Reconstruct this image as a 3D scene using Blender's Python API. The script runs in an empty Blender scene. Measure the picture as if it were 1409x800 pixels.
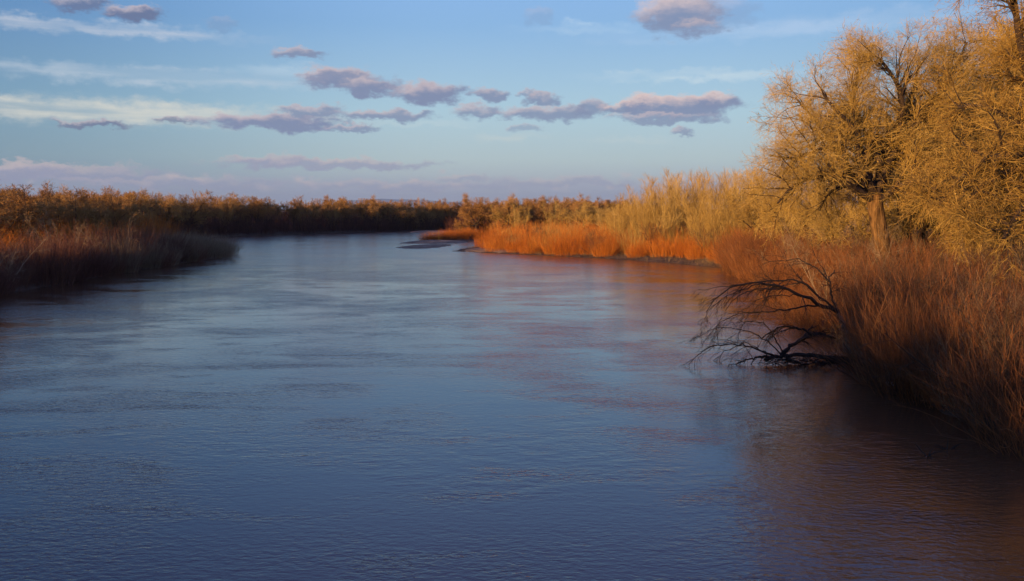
import bpy, math, random
import numpy as np
from mathutils import Vector

rng = np.random.default_rng(7)
random.seed(7)
sc = bpy.context.scene
COL = sc.collection
PI = math.pi

# ------------------------------------------------------------------ camera
F = 1220.0; CX = 704.5; CY = 400.0; HY = 288.0; H = 7.0
TH = math.atan((CY - HY) / F)
cam_d = bpy.data.cameras.new('camera'); cam = bpy.data.objects.new('camera', cam_d); COL.objects.link(cam)
cam.location = (0, 0, H); cam.rotation_euler = (PI / 2 - TH, 0, 0)
cam_d.sensor_width = 36; cam_d.lens = 36 * F / 1409; cam_d.clip_end = 80000; cam_d.clip_start = 0.1
sc.camera = cam

def ray(px, py):
    x, y, z = px - CX, F, -(py - CY)
    c, s = math.cos(TH), math.sin(TH)
    return np.array([x, y * c + z * s, -y * s + z * c])
def at(px, py, Y):                      # a point of the photo, standing at distance Y
    r = ray(px, py); return np.array([0, 0, H]) + r * (Y / r[1])
def gw(px, py):                         # a point of the photo, on the water plane
    r = ray(px, py); p = r * (-H / r[2]); return (float(p[0]), float(p[1]))
def pix_x(x, y): return CX + F * x / (y * math.cos(TH) + H * math.sin(TH))

# ------------------------------------------------------------------ tagging
def tag(o, label=None, cat=None, group=None, kind=None):
    if label: o['label'] = label
    if cat: o['category'] = cat
    if group: o['group'] = group
    if kind: o['kind'] = kind
    return o
def empty(name, loc, rz=0.0):
    o = bpy.data.objects.new(name, None); COL.objects.link(o)
    o.location = loc; o.rotation_euler = (0, 0, rz); o.empty_display_size = 0.5
    return o
def copy_tree(root, loc, rz, s, label=None, cat=None, group=None):
    r = root.copy(); COL.objects.link(r); r.location = loc; r.rotation_euler = (0, 0, rz)
    r.scale = (s[0], s[0], s[1])
    if label: r['label'] = label
    if cat: r['category'] = cat
    if group: r['group'] = group
    for ch in list(root.children):
        c = ch.copy(); COL.objects.link(c); c.parent = r
    return r

# ------------------------------------------------------------------ mesh building
class MB:
    def __init__(s): s.v = []; s.f = []; s.n = 0
    def add(s, v, f):
        s.v.append(np.asarray(v, dtype=np.float32).reshape(-1, 3)); s.f.append(np.asarray(f, dtype=np.int64).reshape(-1, 4) + s.n)
        s.n += len(s.v[-1])
    def tubes(s, P, R, k=3):
        """P (N,M,3) polylines, R (N,M) radii; k=2 gives a ribbon, k>=3 a tube."""
        N, M, _ = P.shape
        T = np.gradient(P, axis=1); T /= (np.linalg.norm(T, axis=2, keepdims=True) + 1e-9)
        a = rng.normal(size=(N, 1, 3)) if k < 6 else np.tile(np.array([[[0.31, 0.95, 0.02]]]), (N, 1, 1))
        S = np.cross(T, a); S /= (np.linalg.norm(S, axis=2, keepdims=True) + 1e-9)
        U = np.cross(T, S)
        if k == 2:
            V = np.stack([P - S * R[..., None], P + S * R[..., None]], axis=2)
            base = (np.arange(N) * M * 2)[:, None] + (np.arange(M - 1) * 2)[None]
            Fq = np.stack([base, base + 1, base + 3, base + 2], axis=-1)
        else:
            an = np.arange(k) * 2 * PI / k
            V = P[:, :, None, :] + (S[:, :, None, :] * np.cos(an)[None, None, :, None] + U[:, :, None, :] * np.sin(an)[None, None, :, None]) * R[:, :, None, None]
            base = (np.arange(N) * M * k)[:, None, None] + (np.arange(M - 1) * k)[None, :, None]
            j = np.arange(k)[None, None]; j2 = (np.arange(k) + 1) % k
            Fq = np.stack([base + j, base + j2[None, None], base + k + j2[None, None], base + k + j], axis=-1)
        s.add(V, Fq)
    def leaves(s, C, size):
        N = len(C)
        a = rng.normal(size=(N, 3)); a /= np.linalg.norm(a, axis=1, keepdims=True)
        b = np.cross(a, rng.normal(size=(N, 3))); b /= np.linalg.norm(b, axis=1, keepdims=True)
        z = size[:, None]
        V = np.stack([C - a * z, C + b * z * .6, C + a * z, C - b * z * .6], axis=1)
        s.add(V, np.arange(N * 4).reshape(N, 4))
    def mesh(s, name, mat, smooth=False):
        v = np.concatenate(s.v); f = np.concatenate(s.f)
        me = bpy.data.meshes.new(name)
        me.vertices.add(len(v)); me.vertices.foreach_set('co', v.ravel())
        me.loops.add(len(f) * 4); me.loops.foreach_set('vertex_index', f.ravel().astype(np.int32))
        me.polygons.add(len(f)); me.polygons.foreach_set('loop_start', (np.arange(len(f)) * 4).astype(np.int32))
        me.update(calc_edges=True)
        if smooth: me.polygons.foreach_set('use_smooth', np.ones(len(f), dtype=bool))
        me.materials.append(mat)
        return me
    def build(s, name, mat, parent=None, smooth=False):
        o = bpy.data.objects.new(name, s.mesh(name, mat, smooth)); COL.objects.link(o)
        if parent: o.parent = parent
        return o

def nrm(a): return a / (np.linalg.norm(a, axis=-1, keepdims=True) + 1e-9)
def grow(P, R, n, t0, t1, ang, L, Lj, M, wig, up=0.0, droop=0.0, rf=0.6, tip=0.25, taper_len=0.5, rmin=0.0, sub=None):
    """children sprouting off every polyline of P"""
    N, MM, _ = P.shape
    idx = np.repeat(np.arange(N), n) if sub is None else rng.choice(N, size=sub, p=n)
    K = len(idx)
    t = rng.uniform(t0, t1, K)
    x = t * (MM - 1); i0 = np.minimum(x.astype(int), MM - 2); fr = (x - i0)[:, None]
    p = P[idx, i0] * (1 - fr) + P[idx, i0 + 1] * fr
    r = R[idx, i0] * (1 - fr[:, 0]) + R[idx, i0 + 1] * fr[:, 0]
    T = nrm(P[idx, i0 + 1] - P[idx, i0])
    q = nrm(np.cross(T, rng.normal(size=(K, 3))))
    a = rng.normal(ang, 0.18, K)[:, None]
    D = nrm(T * np.cos(a) + q * np.sin(a) + np.array([0, 0, 1.0]) * up)
    Ls = L * (1 + rng.uniform(-Lj, Lj, K)) * (1 - taper_len * t)
    if np.ndim(L): Ls = L[idx] * (1 + rng.uniform(-Lj, Lj, K)) * (1 - taper_len * t)
    return path(p, D, Ls, M, wig, droop), np.maximum(r * rf, rmin)[:, None] * np.linspace(1, tip, M)[None], Ls
def path(p, D, Ls, M, wig, droop):
    K = len(p)
    st = np.zeros((K, M, 3)); d = D.copy()
    for m in range(1, M):
        d = nrm(d + rng.normal(size=(K, 3)) * wig + np.array([0, 0, -1.0]) * droop)
        st[:, m] = st[:, m - 1] + d * (Ls / (M - 1))[:, None]
    return p[:, None] + st
def resample(pts, M):
    pts = np.asarray(pts, float); d = np.r_[0, np.cumsum(np.linalg.norm(np.diff(pts, axis=0), axis=1))]
    q = np.linspace(0, d[-1], M)
    return np.stack([np.interp(q, d, pts[:, i]) for i in range(3)], 1)
def smooth_line(pts, M):
    p = resample(pts, M)
    for _ in range(2): p[1:-1] = (p[:-2] + 2 * p[1:-1] + p[2:]) / 4
    return p

# ------------------------------------------------------------------ materials
def new_mat(name):
    m = bpy.data.materials.new(name); m.use_nodes = True
    nt = m.node_tree; b = nt.nodes['Principled BSDF']; return m, nt, b
def ramp(nt, cols):
    r = nt.nodes.new('ShaderNodeValToRGB'); e = r.color_ramp.elements
    while len(e) < len(cols): e.new(0.5)
    for i, (p, c) in enumerate(cols): e[i].position = p; e[i].color = (*c, 1)
    return r
def veg_mat(name, cols, rough=0.75, spec=0.15, transl=0.0, patch=0.0):
    """every stem or twig takes its own tone; clumps differ by object"""
    m, nt, b = new_mat(name)
    g = nt.nodes.new('ShaderNodeNewGeometry'); oi = nt.nodes.new('ShaderNodeObjectInfo')
    a = nt.nodes.new('ShaderNodeMath'); a.operation = 'MULTIPLY_ADD'
    nt.links.new(g.outputs['Random Per Island'], a.inputs[0]); a.inputs[1].default_value = 0.62
    s = nt.nodes.new('ShaderNodeMath'); s.operation = 'MULTIPLY'; s.inputs[1].default_value = 0.38
    if patch:
        n = nt.nodes.new('ShaderNodeTexNoise'); n.inputs['Scale'].default_value = patch; n.inputs['Detail'].default_value = 1
        mr = nt.nodes.new('ShaderNodeMapRange'); mr.inputs[1].default_value = 0.35; mr.inputs[2].default_value = 0.65
        nt.links.new(g.outputs['Position'], n.inputs['Vector']); nt.links.new(n.outputs['Fac'], mr.inputs[0]); nt.links.new(mr.outputs[0], s.inputs[0])
    else: nt.links.new(oi.outputs['Random'], s.inputs[0])
    nt.links.new(s.outputs[0], a.inputs[2])
    n_ = len(cols); r = ramp(nt, [(i / (n_ - 1), c) for i, c in enumerate(cols)])
    nt.links.new(a.outputs[0], r.inputs[0]); nt.links.new(r.outputs[0], b.inputs['Base Color'])
    b.inputs['Roughness'].default_value = rough; b.inputs['Specular IOR Level'].default_value = spec
    return m
def noise_mat(name, c1, c2, scale, bump=0.3, bscale=None, rough=0.9, spec=0.2, detail=5, dist=0.05, furrow=False):
    m, nt, b = new_mat(name)
    g = nt.nodes.new('ShaderNodeNewGeometry')
    if furrow:
        mp = nt.nodes.new('ShaderNodeMapping'); mp.inputs['Scale'].default_value = (1, 1, .16); nt.links.new(g.outputs['Position'], mp.inputs[0]); g = mp; g_out = mp.outputs[0]
    else: g_out = g.outputs['Position']
    n = nt.nodes.new('ShaderNodeTexNoise'); n.inputs['Scale'].default_value = scale; n.inputs['Detail'].default_value = detail
    nt.links.new(g_out, n.inputs['Vector'])
    r = ramp(nt, [(0.32, c1), (0.68, c2)]); nt.links.new(n.outputs['Fac'], r.inputs[0]); nt.links.new(r.outputs[0], b.inputs['Base Color'])
    n2 = nt.nodes.new('ShaderNodeTexNoise'); n2.inputs['Scale'].default_value = bscale or scale * 6; n2.inputs['Detail'].default_value = 6
    nt.links.new(g_out, n2.inputs['Vector'])
    bp = nt.nodes.new('ShaderNodeBump'); bp.inputs['Strength'].default_value = bump; bp.inputs['Distance'].default_value = dist
    nt.links.new(n2.outputs['Fac'], bp.inputs['Height']); nt.links.new(bp.outputs[0], b.inputs['Normal'])
    b.inputs['Roughness'].default_value = rough; b.inputs['Specular IOR Level'].default_value = spec
    return m

M_bark = noise_mat('cottonwood_bark', (0.05, 0.028, 0.012), (0.30, 0.165, 0.058), 7.0, 1.0, 14, dist=0.10, furrow=True)
M_darkbark = noise_mat('dark_bark', (0.03, 0.02, 0.014), (0.09, 0.06, 0.04), 5.0, 0.8, 9, dist=0.06)
M_gold = veg_mat('cottonwood_twigs', [(0.12, 0.06, 0.018), (0.34, 0.205, 0.045), (0.47, 0.31, 0.078), (0.55, 0.40, 0.14)])
M_leaf = veg_mat('dry_leaves', [(0.16, 0.07, 0.025), (0.36, 0.20, 0.07), (0.45, 0.30, 0.12)])
M_sap = veg_mat('sapling_twigs', [(0.20, 0.12, 0.03), (0.42, 0.26, 0.06), (0.54, 0.37, 0.11), (0.58, 0.44, 0.18)])
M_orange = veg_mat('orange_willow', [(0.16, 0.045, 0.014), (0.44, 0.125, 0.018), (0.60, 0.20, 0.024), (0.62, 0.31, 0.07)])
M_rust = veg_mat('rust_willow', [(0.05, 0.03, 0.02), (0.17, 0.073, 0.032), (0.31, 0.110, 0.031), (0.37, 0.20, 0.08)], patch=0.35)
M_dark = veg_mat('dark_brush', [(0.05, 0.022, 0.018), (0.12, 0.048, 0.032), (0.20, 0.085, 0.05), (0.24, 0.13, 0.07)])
M_tan = veg_mat('tan_brush', [(0.12, 0.075, 0.045), (0.26, 0.18, 0.10), (0.40, 0.30, 0.18)])
M_far = veg_mat('far_twigs', [(0.11, 0.055, 0.03), (0.32, 0.16, 0.05), (0.46, 0.26, 0.08), (0.55, 0.35, 0.12)])
M_snag = veg_mat('dead_wood', [(0.020, 0.014, 0.011), (0.035, 0.024, 0.018), (0.06, 0.042, 0.03)])
M_snagb = veg_mat('brown_wood', [(0.04, 0.025, 0.016), (0.10, 0.06, 0.035), (0.16, 0.10, 0.055)])
M_snagpale = noise_mat('bleached_wood', (0.16, 0.11, 0.075), (0.34, 0.25, 0.17), 6.0, 0.5)
M_grass = veg_mat('dry_grass', [(0.12, 0.07, 0.035), (0.26, 0.17, 0.08), (0.42, 0.31, 0.17)])
M_sand = noise_mat('wet_sand', (0.26, 0.165, 0.10), (0.42, 0.29, 0.185), 0.8, 0.4, 6, rough=0.95, spec=0.05)
M_earth = noise_mat('bank_earth', (0.06, 0.038, 0.022), (0.15, 0.095, 0.055), 0.7, 0.7, 5, dist=0.12)

# ------------------------------------------------------------------ terrain
river = [(-38, -80), (-38, 0), (-40, 40), gw(0, 405), gw(90, 390), gw(170, 375), gw(250, 363), gw(300, 356), gw(316, 350),
         gw(312, 343), gw(298, 337), gw(285, 331), gw(290, 326.5), gw(330, 325.3), gw(420, 322.5), gw(540, 318.5), gw(620, 316), gw(720, 314.5),
         gw(770, 314.2), gw(680, 318.5), gw(636, 322.5), gw(592, 326.5), gw(583, 331), gw(598, 333.6), gw(655, 333.2), gw(700, 331), gw(722, 331.5),
         gw(706, 335.5), gw(668, 338.5), gw(640, 341.5), gw(619, 346), gw(680, 349), gw(760, 352.5), gw(850, 357), gw(930, 362.5), gw(1000, 368.5),
         gw(1024, 377), gw(1060, 400), gw(1110, 432), gw(1155, 470), gw(1185, 498), gw(1230, 530), gw(1330, 577), gw(1409, 604), (17.5, 12), (22, -80)]
RV = np.array(river)
def river_sd(x, y):
    """signed distance, positive on land"""
    x = np.atleast_1d(x).astype(float); y = np.atleast_1d(y).astype(float)
    d = np.full(x.shape, 1e9); ins = np.zeros(x.shape, bool)
    for i in range(len(RV)):
        a = RV[i]; b = RV[(i + 1) % len(RV)]; e = b - a
        t = np.clip(((x - a[0]) * e[0] + (y - a[1]) * e[1]) / (e @ e), 0, 1)
        d = np.minimum(d, np.hypot(x - a[0] - t * e[0], y - a[1] - t * e[1]))
        c = ((a[1] > y) != (b[1] > y)) & (x < (b[0] - a[0]) * (y - a[1]) / (b[1] - a[1] + 1e-12) + a[0])
        ins ^= c
    return np.where(ins, -d, d)
def vnoise(x, y, s):
    return (np.sin(x * s + 1.3 * np.sin(y * s * .7 + 1)) * np.cos(y * s * 1.1 + 1.7 * np.sin(x * s * .6)) + .5 * np.sin(x * s * 2.3 + y * s * 1.9)) / 1.5
def height(x, y):
    x = np.atleast_1d(x).astype(float); y = np.atleast_1d(y).astype(float)
    d = river_sd(x, y) + 0.5 * vnoise(x, y, 0.9)
    sandy = np.clip((y - 112) / 25, 0, 1) * np.clip((45 - x) / 15, 0, 1) * np.clip((x + 50) / 8, 0, 1)
    slope = 0.42 * (1 - sandy) + 0.05 * sandy
    top = 0.75 * (1 - sandy) + 0.45 * sandy
    h = np.where(d > 0, top * (1 - np.exp(-np.maximum(d, 0) * slope / top)), np.maximum(d * 0.3, -1.2))
    h = h + np.where(d > 1, 0.10 * vnoise(x, y, 0.35), 0) * np.clip((d - 1) / 3, 0, 1)
    return h
def h1(x, y): return float(height(x, y)[0])

def axis(lo, hi, step, far, n):
    mid = np.arange(lo, hi + step * .5, step)
    g = np.geomspace(1, far, n)
    return np.r_[(lo - g)[::-1], mid, hi + g]
xs = axis(-150, 130, 1.0, 42000, 26); ys = axis(-30, 330, 1.2, 42000, 26)
X, Y = np.meshgrid(xs, ys)
Z = height(X.ravel(), Y.ravel())
V = np.stack([X.ravel(), Y.ravel(), Z], 1)
nx, ny = len(xs), len(ys)
I = (np.arange(ny - 1)[:, None] * nx + np.arange(nx - 1)[None]).ravel()
mb = MB(); mb.add(V, np.stack([I, I + 1, I + nx + 1, I + nx], 1))
tag(mb.build('ground', M_earth, smooth=True), kind='structure')

# sandbars: low domes of silt lying just above the water
def sandbar(pts, hmax):
    P2 = np.array([gw(*p) for p in pts]); c = P2.mean(0)
    a = []
    n = len(P2)
    for i in range(n):
        for k in range(6): a.append(P2[i] * (1 - k / 6) + P2[(i + 1) % n] * k / 6)
    a = np.array(a); a = (np.roll(a, 2, 0) + np.roll(a, -2, 0) + a * 2) / 4
    a = a + rng.normal(size=a.shape) * np.array([0.35, 0.5])
    rings = []; L = 9
    for k in range(L):
        t = k / (L - 1); s = 1 - t
        z = -0.35 + (hmax + 0.45) * (1 - (1 - t) ** 3) + 0.02 * rng.normal(size=len(a)) * (t > .15)
        rings.append(np.c_[c[0] + (a[:, 0] - c[0]) * (s * 1.04), c[1] + (a[:, 1] - c[1]) * (s * 1.04), np.full(len(a), 1) * z])
    Vv = np.concatenate(rings); n = len(a); j = np.arange(n); j2 = (j + 1) % n
    Ff = np.concatenate([np.stack([k * n + j, k * n + j2, (k + 1) * n + j2, (k + 1) * n + j], 1) for k in range(L - 1)])
    m = MB(); m.add(Vv, Ff); tag(m.build('sandbar', M_sand, smooth=True), kind='structure')
sandbar([(533, 335.8), (560, 332.8), (590, 331.2), (625, 331.5), (655, 333.5), (640, 335.5), (590, 335.9)], 0.34)
sandbar([(536, 341.6), (560, 339.3), (600, 337.6), (632, 336.2), (620, 339.5), (590, 342.6), (560, 343.2)], 0.28)
sandbar([(553, 319.7), (580, 318.8), (620, 319.3), (650, 321), (620, 322.6), (585, 321.8)], 0.5)
sandbar([(620, 346), (640, 342.5), (668, 339.5), (700, 339.5), (740, 343), (770, 349), (740, 350.8), (680, 348.6), (650, 347.6)], 0.35)

# ------------------------------------------------------------------ water
def water_material():
    m, nt, b = new_mat('river_water')
    N = nt.nodes; Lk = nt.links
    g = N.new('ShaderNodeNewGeometry')
    def noise(scale, sx, sy, rot, detail, dist=0.0):
        mp = N.new('ShaderNodeMapping'); mp.inputs['Scale'].default_value = (sx, sy, 1); mp.inputs['Rotation'].default_value = (0, 0, rot)
        Lk.new(g.outputs['Position'], mp.inputs['Vector'])
        n = N.new('ShaderNodeTexNoise'); n.inputs['Scale'].default_value = scale; n.inputs['Detail'].default_value = detail
        n.inputs['Distortion'].default_value = dist; n.inputs['Roughness'].default_value = 0.55
        Lk.new(mp.outputs[0], n.inputs['Vector']); return n.outputs['Fac']
    def math_(op, a, bb=None, c=None):
        x = N.new('ShaderNodeMath'); x.operation = op
        for i, q in enumerate((a, bb, c)):
            if q is None: continue
            if isinstance(q, (int, float)): x.inputs[i].default_value = q
            else: Lk.new(q, x.inputs[i])
        return x.outputs[0]
    def mrange(v, a, b_, c, d):
        x = N.new('ShaderNodeMapRange'); x.interpolation_type = 'SMOOTHSTEP'; Lk.new(v, x.inputs[0])
        for i, q in enumerate((a, b_, c, d)): x.inputs[i + 1].default_value = q
        return x.outputs[0]
    small = noise(5.5, 0.65, 1.2, 0.15, 3, 0.3)
    mid = noise(1.7, 0.6, 1.2, -0.2, 3, 0.4)
    swell = noise(0.22, 0.6, 1.3, 0.3, 2, 0.8)
    patch = mrange(noise(0.085, 0.7, 1.0, 0.5, 3, 1.2), 0.40, 0.60, 0.30, 1.0)      # rougher and calmer water
    boil = mrange(noise(0.45, 0.5, 1.3, 0.1, 3, 0.5), 0.50, 0.72, 0.0, 1.0)           # short darker upwellings
    small = math_('SUBTRACT', small, 0.5); mid = math_('SUBTRACT', mid, 0.5)
    hgt = math_('MULTIPLY', small, 0.021)
    hgt = math_('MULTIPLY_ADD', mid, 0.015, hgt)
    hgt = math_('MULTIPLY', hgt, patch)
    ridge = mrange(math_('ABSOLUTE', math_('SUBTRACT', noise(0.05, 0.55, 1.1, 0.35, 3, 0.9), 0.5)), 0.0, 0.045, 1.0, 0.0)   # seams where currents meet
    hgt = math_('MULTIPLY_ADD', math_('MULTIPLY', mid, ridge), 0.022, hgt)
    hgt = math_('MULTIPLY_ADD', swell, 0.010, hgt)
    hgt = math_('MULTIPLY_ADD', math_('MULTIPLY', boil, small), 0.020, hgt)
    bp = N.new('ShaderNodeBump'); bp.inputs['Strength'].default_value = 1.0; bp.inputs['Distance'].default_value = 1.0
    Lk.new(hgt, bp.inputs['Height']); Lk.new(bp.outputs[0], b.inputs['Normal'])
    b.inputs['Base Color'].default_value = (0.105, 0.052, 0.024, 1)
    # the far reach is a shallow riffle, its wavelets finer and rougher than the deep water near the bridge
    sx = N.new('ShaderNodeSeparateXYZ'); Lk.new(g.outputs['Position'], sx.inputs[0])
    Lk.new(math_('ADD', mrange(sx.outputs[1], 60, 145, 0.03, 0.18), math_('MULTIPLY', patch, 0.02)), b.inputs['Roughness'])
    b.inputs['IOR'].default_value = 1.5
    return m
wm = MB()
W = [(-42000, -42000, 0), (42000, -42000, 0), (42000, 42000, 0), (-42000, 42000, 0)]
wx = np.array([-60, -20, 20, 60.]) ; 
# the river sheet only needs to span the channel
wxs = np.linspace(-160, 60, 45); wys = np.linspace(-85, 330, 84)
WX, WY = np.meshgrid(wxs, wys); WV = np.stack([WX.ravel(), WY.ravel(), np.zeros(WX.size)], 1)
n_ = len(wxs); I = (np.arange(len(wys) - 1)[:, None] * n_ + np.arange(n_ - 1)[None]).ravel()
wm.add(WV, np.stack([I, I + 1, I + n_ + 1, I + n_], 1))
tag(wm.build('river_water', water_material()), kind='structure')

# ------------------------------------------------------------------ plants: prototypes
def make_willow(name, mat, stems, h, rad, lean, r0=0.007, twigs=5, twig_len=0.7, tk=0.75, wg=0.10):
    """a clump of thin upright stems with fine side shoots, one plant"""
    m = MB()
    a = rng.uniform(0, 2 * PI, stems); q = rad * np.sqrt(rng.uniform(0, 1, stems))
    p = np.stack([q * np.cos(a), q * np.sin(a), np.full(stems, -0.25)], 1)
    D = nrm(np.stack([np.cos(a) * lean * q / rad, np.sin(a) * lean * q / rad, np.ones(stems)], 1) + rng.normal(size=(stems, 3)) * 0.13)
    L = h * rng.uniform(0.5, 1.05, stems) * (1 - 0.2 * (q / rad) ** 2)
    P = path(p, D, L, 6, wg, -0.01); R = r0 * rng.uniform(.7, 1.3, stems)[:, None] * np.linspace(1, 0.3, 6)[None]
    m.tubes(P, R, 3)
    P2, R2, _ = grow(P, R, twigs, 0.25, 1.0, 0.42, twig_len, 0.5, 3, 0.1, up=0.25, rf=tk, tip=0.35, taper_len=0.3, rmin=r0 * 0.42)
    m.tubes(P2, R2, 2)
    return m.mesh(name, mat)
def make_tree(nm, H_, spread, trunk_r, mat_t, mat_c, kind='round', dens=1.0, twig_r=0.012, leaf=0):
    """tapered trunk + limbs in one mesh, fine branches and twigs in another"""
    t = MB(); c = MB()
    if kind == 'round':
        fork = H_ * 0.22
        tr = smooth_line([(0, 0, -0.4), (0.1 * trunk_r, 0, fork * .5), (rng.normal() * .3, rng.normal() * .3, fork)], 8)[None]
        tR = np.linspace(1.25, 0.85, 8)[None] * trunk_r; t.tubes(tr, tR, 8)
        nl = 8; a = np.arange(nl) * 2 * PI / nl + rng.uniform(-.3, .3, nl); el = rng.uniform(0.35, 1.35, nl)
        D = np.stack([np.cos(a) * np.cos(el), np.sin(a) * np.cos(el), np.sin(el)], 1)
        L = (H_ - fork) * (0.75 + 0.1 * rng.normal(size=nl)) * (spread * np.cos(el) ** 2 + 1.0 * np.sin(el) ** 2)
        LP = path(np.tile(tr[0, -1], (nl, 1)) - D * .1, D, L, 9, 0.16, -0.06); LR = trunk_r * .5 * np.linspace(1, 0.22, 9)[None] * np.ones((nl, 1))
    else:      # upright: several poles from the ground
        nl = 9; a = rng.uniform(0, 2 * PI, nl); le = rng.uniform(0.03, spread, nl)
        D = nrm(np.stack([np.cos(a) * le, np.sin(a) * le, np.ones(nl)], 1)); L = H_ * rng.uniform(.65, .95, nl)
        base = np.stack([np.cos(a) * .5, np.sin(a) * .5, np.full(nl, -.3)], 1)
        LP = path(base, D, L, 9, 0.05, -0.01); LR = trunk_r * np.linspace(1, 0.2, 9)[None] * np.ones((nl, 1))
    t.tubes(LP, LR, 6)
    if kind == 'round':
        P2, R2, L2 = grow(LP, LR, 9, 0.25, 1.0, 0.75, H_ * 0.26, 0.4, 7, 0.16, up=0.15, droop=0.0, rf=.5)
        t.tubes(P2, R2, 4)
        P3, R3, L3 = grow(P2, R2, int(8 * dens), 0.15, 1.0, 0.7, H_ * 0.12, 0.4, 5, 0.2, up=0.1, droop=0.04, rf=.5, rmin=twig_r * 1.2)
        c.tubes(P3, R3, 3)
        P4, R4, _ = grow(P3, R3, 7, 0.1, 1.0, 0.6, H_ * 0.06, 0.5, 4, 0.2, up=0.1, droop=0.05, rf=.5, rmin=twig_r, tip=.5)
        c.tubes(P4, R4, 2)
        P5, R5, _ = grow(P4, R4, 2, 0.2, 1.0, 0.6, H_ * 0.03, 0.5, 3, 0.2, up=0.1, rf=.6, rmin=twig_r * .8, tip=.5)
        c.tubes(P5, R5, 2)
    else:
        P3, R3, L3 = grow(LP, LR, int(34 * dens), 0.12, 1.0, 0.6, H_ * 0.22, 0.4, 5, 0.10, up=0.22, droop=-0.02, rf=.4, rmin=twig_r * 1.1)
        c.tubes(P3, R3, 3)
        P4, R4, _ = grow(P3, R3, 10, 0.1, 1.0, 0.5, H_ * 0.075, 0.5, 4, 0.12, up=0.2, rf=.5, rmin=twig_r * .8, tip=.5)
        c.tubes(P4, R4, 2)
        P5 = P4
    if leaf:
        k = rng.choice(len(P5), leaf); c.leaves(P5[k, -1] + rng.normal(size=(leaf, 3)) * .05, rng.uniform(.05, .09, leaf))
    return t.mesh('trunk', mat_t, True), c.mesh('crown', mat_c)
def tree_object(name, meshes, loc, rz, s, label, group):
    r = empty(name, loc, rz); r.scale = (s[0], s[0], s[1])
    for nm, me in zip(('trunk', 'crown'), meshes):
        o = bpy.data.objects.new(nm, me); COL.objects.link(o); o.parent = r
    return tag(r, label, 'tree', group)
def shrub_object(name, me, loc, rz, s, label, group, cat='shrub'):
    o = bpy.data.objects.new(name, me); COL.objects.link(o); o.location = loc; o.rotation_euler = (0, 0, rz); o.scale = (s[0], s[0], s[1])
    return tag(o, label, cat, group)

def scatter(n, x0, x1, y0, y1, dmin, dmax, sep, px=None, tries=40000, cond=None):
    out = []; X_ = rng.uniform(x0, x1, tries); Y_ = rng.uniform(y0, y1, tries); D_ = river_sd(X_, Y_)
    ok = (D_ > dmin) & (D_ < dmax)
    if px is not None:
        q = pix_x(X_, Y_); ok &= (q > px[0]) & (q < px[1])
    for x, y in zip(X_[ok], Y_[ok]):
        if cond is not None and not cond(x, y): continue
        if all((x - a) ** 2 + (y - b) ** 2 > sep * sep for a, b in out):
            out.append((x, y))
            if len(out) >= n: break
    return out

# ---- orange willows in the sun, middle distance on the right bank
prot_or = [make_willow('willow_shrub', M_orange, 300, h, 2.0, .35, r0=.014, twigs=6, twig_len=.9) for h in (3.6, 4.1, 3.2)]
prot_tanw = [make_willow('willow_shrub', M_sap, 170, h, 1.6, .35, r0=.013, twigs=6, twig_len=.9) for h in (3.8, 4.3)]
prot_dk = [make_willow('willow_shrub', M_dark, 330, h, 2.1, .4, r0=.014, twigs=6, twig_len=.9) for h in (3.4, 4.0)]
prot_tb = [make_willow('willow_shrub', M_tan, 330, h, 2.1, .4, r0=.012, twigs=6, twig_len=.8) for h in (3.0, 3.4)]
prot_ru = [make_willow('willow_shrub', M_rust, 420, h, 2.0, .6, r0=.010, twigs=10, twig_len=.75, wg=.16) for h in (3.8, 4.4, 3.4)]

def make_bush(name, mat, h, n, r0, spread=.9):
    m = MB(); a = rng.uniform(0, 2 * PI, n); le = rng.uniform(.1, spread, n)
    D = nrm(np.stack([np.cos(a) * le, np.sin(a) * le, np.ones(n)], 1)); p = np.stack([np.cos(a) * .35, np.sin(a) * .35, np.full(n, -.2)], 1)
    P = path(p, D, h * rng.uniform(.6, 1.1, n), 8, .12, .02); R = r0 * rng.uniform(.6, 1.3, n)[:, None] * np.linspace(1, .25, 8)[None]
    m.tubes(P, R, 5)
    P2, R2, _ = grow(P, R, 10, .15, 1, .65, h * .35, .5, 6, .14, up=.1, droop=.03, rf=.5, rmin=r0 * .2); m.tubes(P2, R2, 3)
    P3, R3, _ = grow(P2, R2, 8, .1, 1, .6, h * .16, .5, 4, .16, up=.05, droop=.04, rf=.6, rmin=r0 * .13); m.tubes(P3, R3, 2)
    P4, R4, _ = grow(P3, R3, 3, .1, 1, .6, h * .07, .5, 3, .16, rf=.7, rmin=r0 * .1); m.tubes(P4, R4, 2)
    return m.mesh(name, mat)
def place(pts, protos, name, label, group, smin=.85, smax=1.15, zf=1.0):
    for (x, y) in pts:
        s = rng.uniform(smin, smax)
        shrub_object(name, protos[rng.integers(len(protos))], (x, y, h1(x, y)), rng.uniform(0, 6.28), (s, s * zf * rng.uniform(.88, 1.12)), label, group)

pts = scatter(58, -25, 52, 103, 185, 2.0, 9.0, 3.0, px=(678, 1060))
place(pts, prot_or, 'willow_shrub', 'leafless orange willow clump glowing in low sun along the right river bank', 'orange willows lining the sunlit right bank', .6, 1.2, zf=.88)
pts2 = scatter(24, -10, 60, 103, 190, 3.0, 16, 5.0, px=(690, 1060))
place(pts2, prot_tanw, 'willow_shrub', 'pale straw-coloured willow clump standing among the orange willows on the right bank', 'pale willows among the orange ones', .6, 1.15, zf=1.0)
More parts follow.
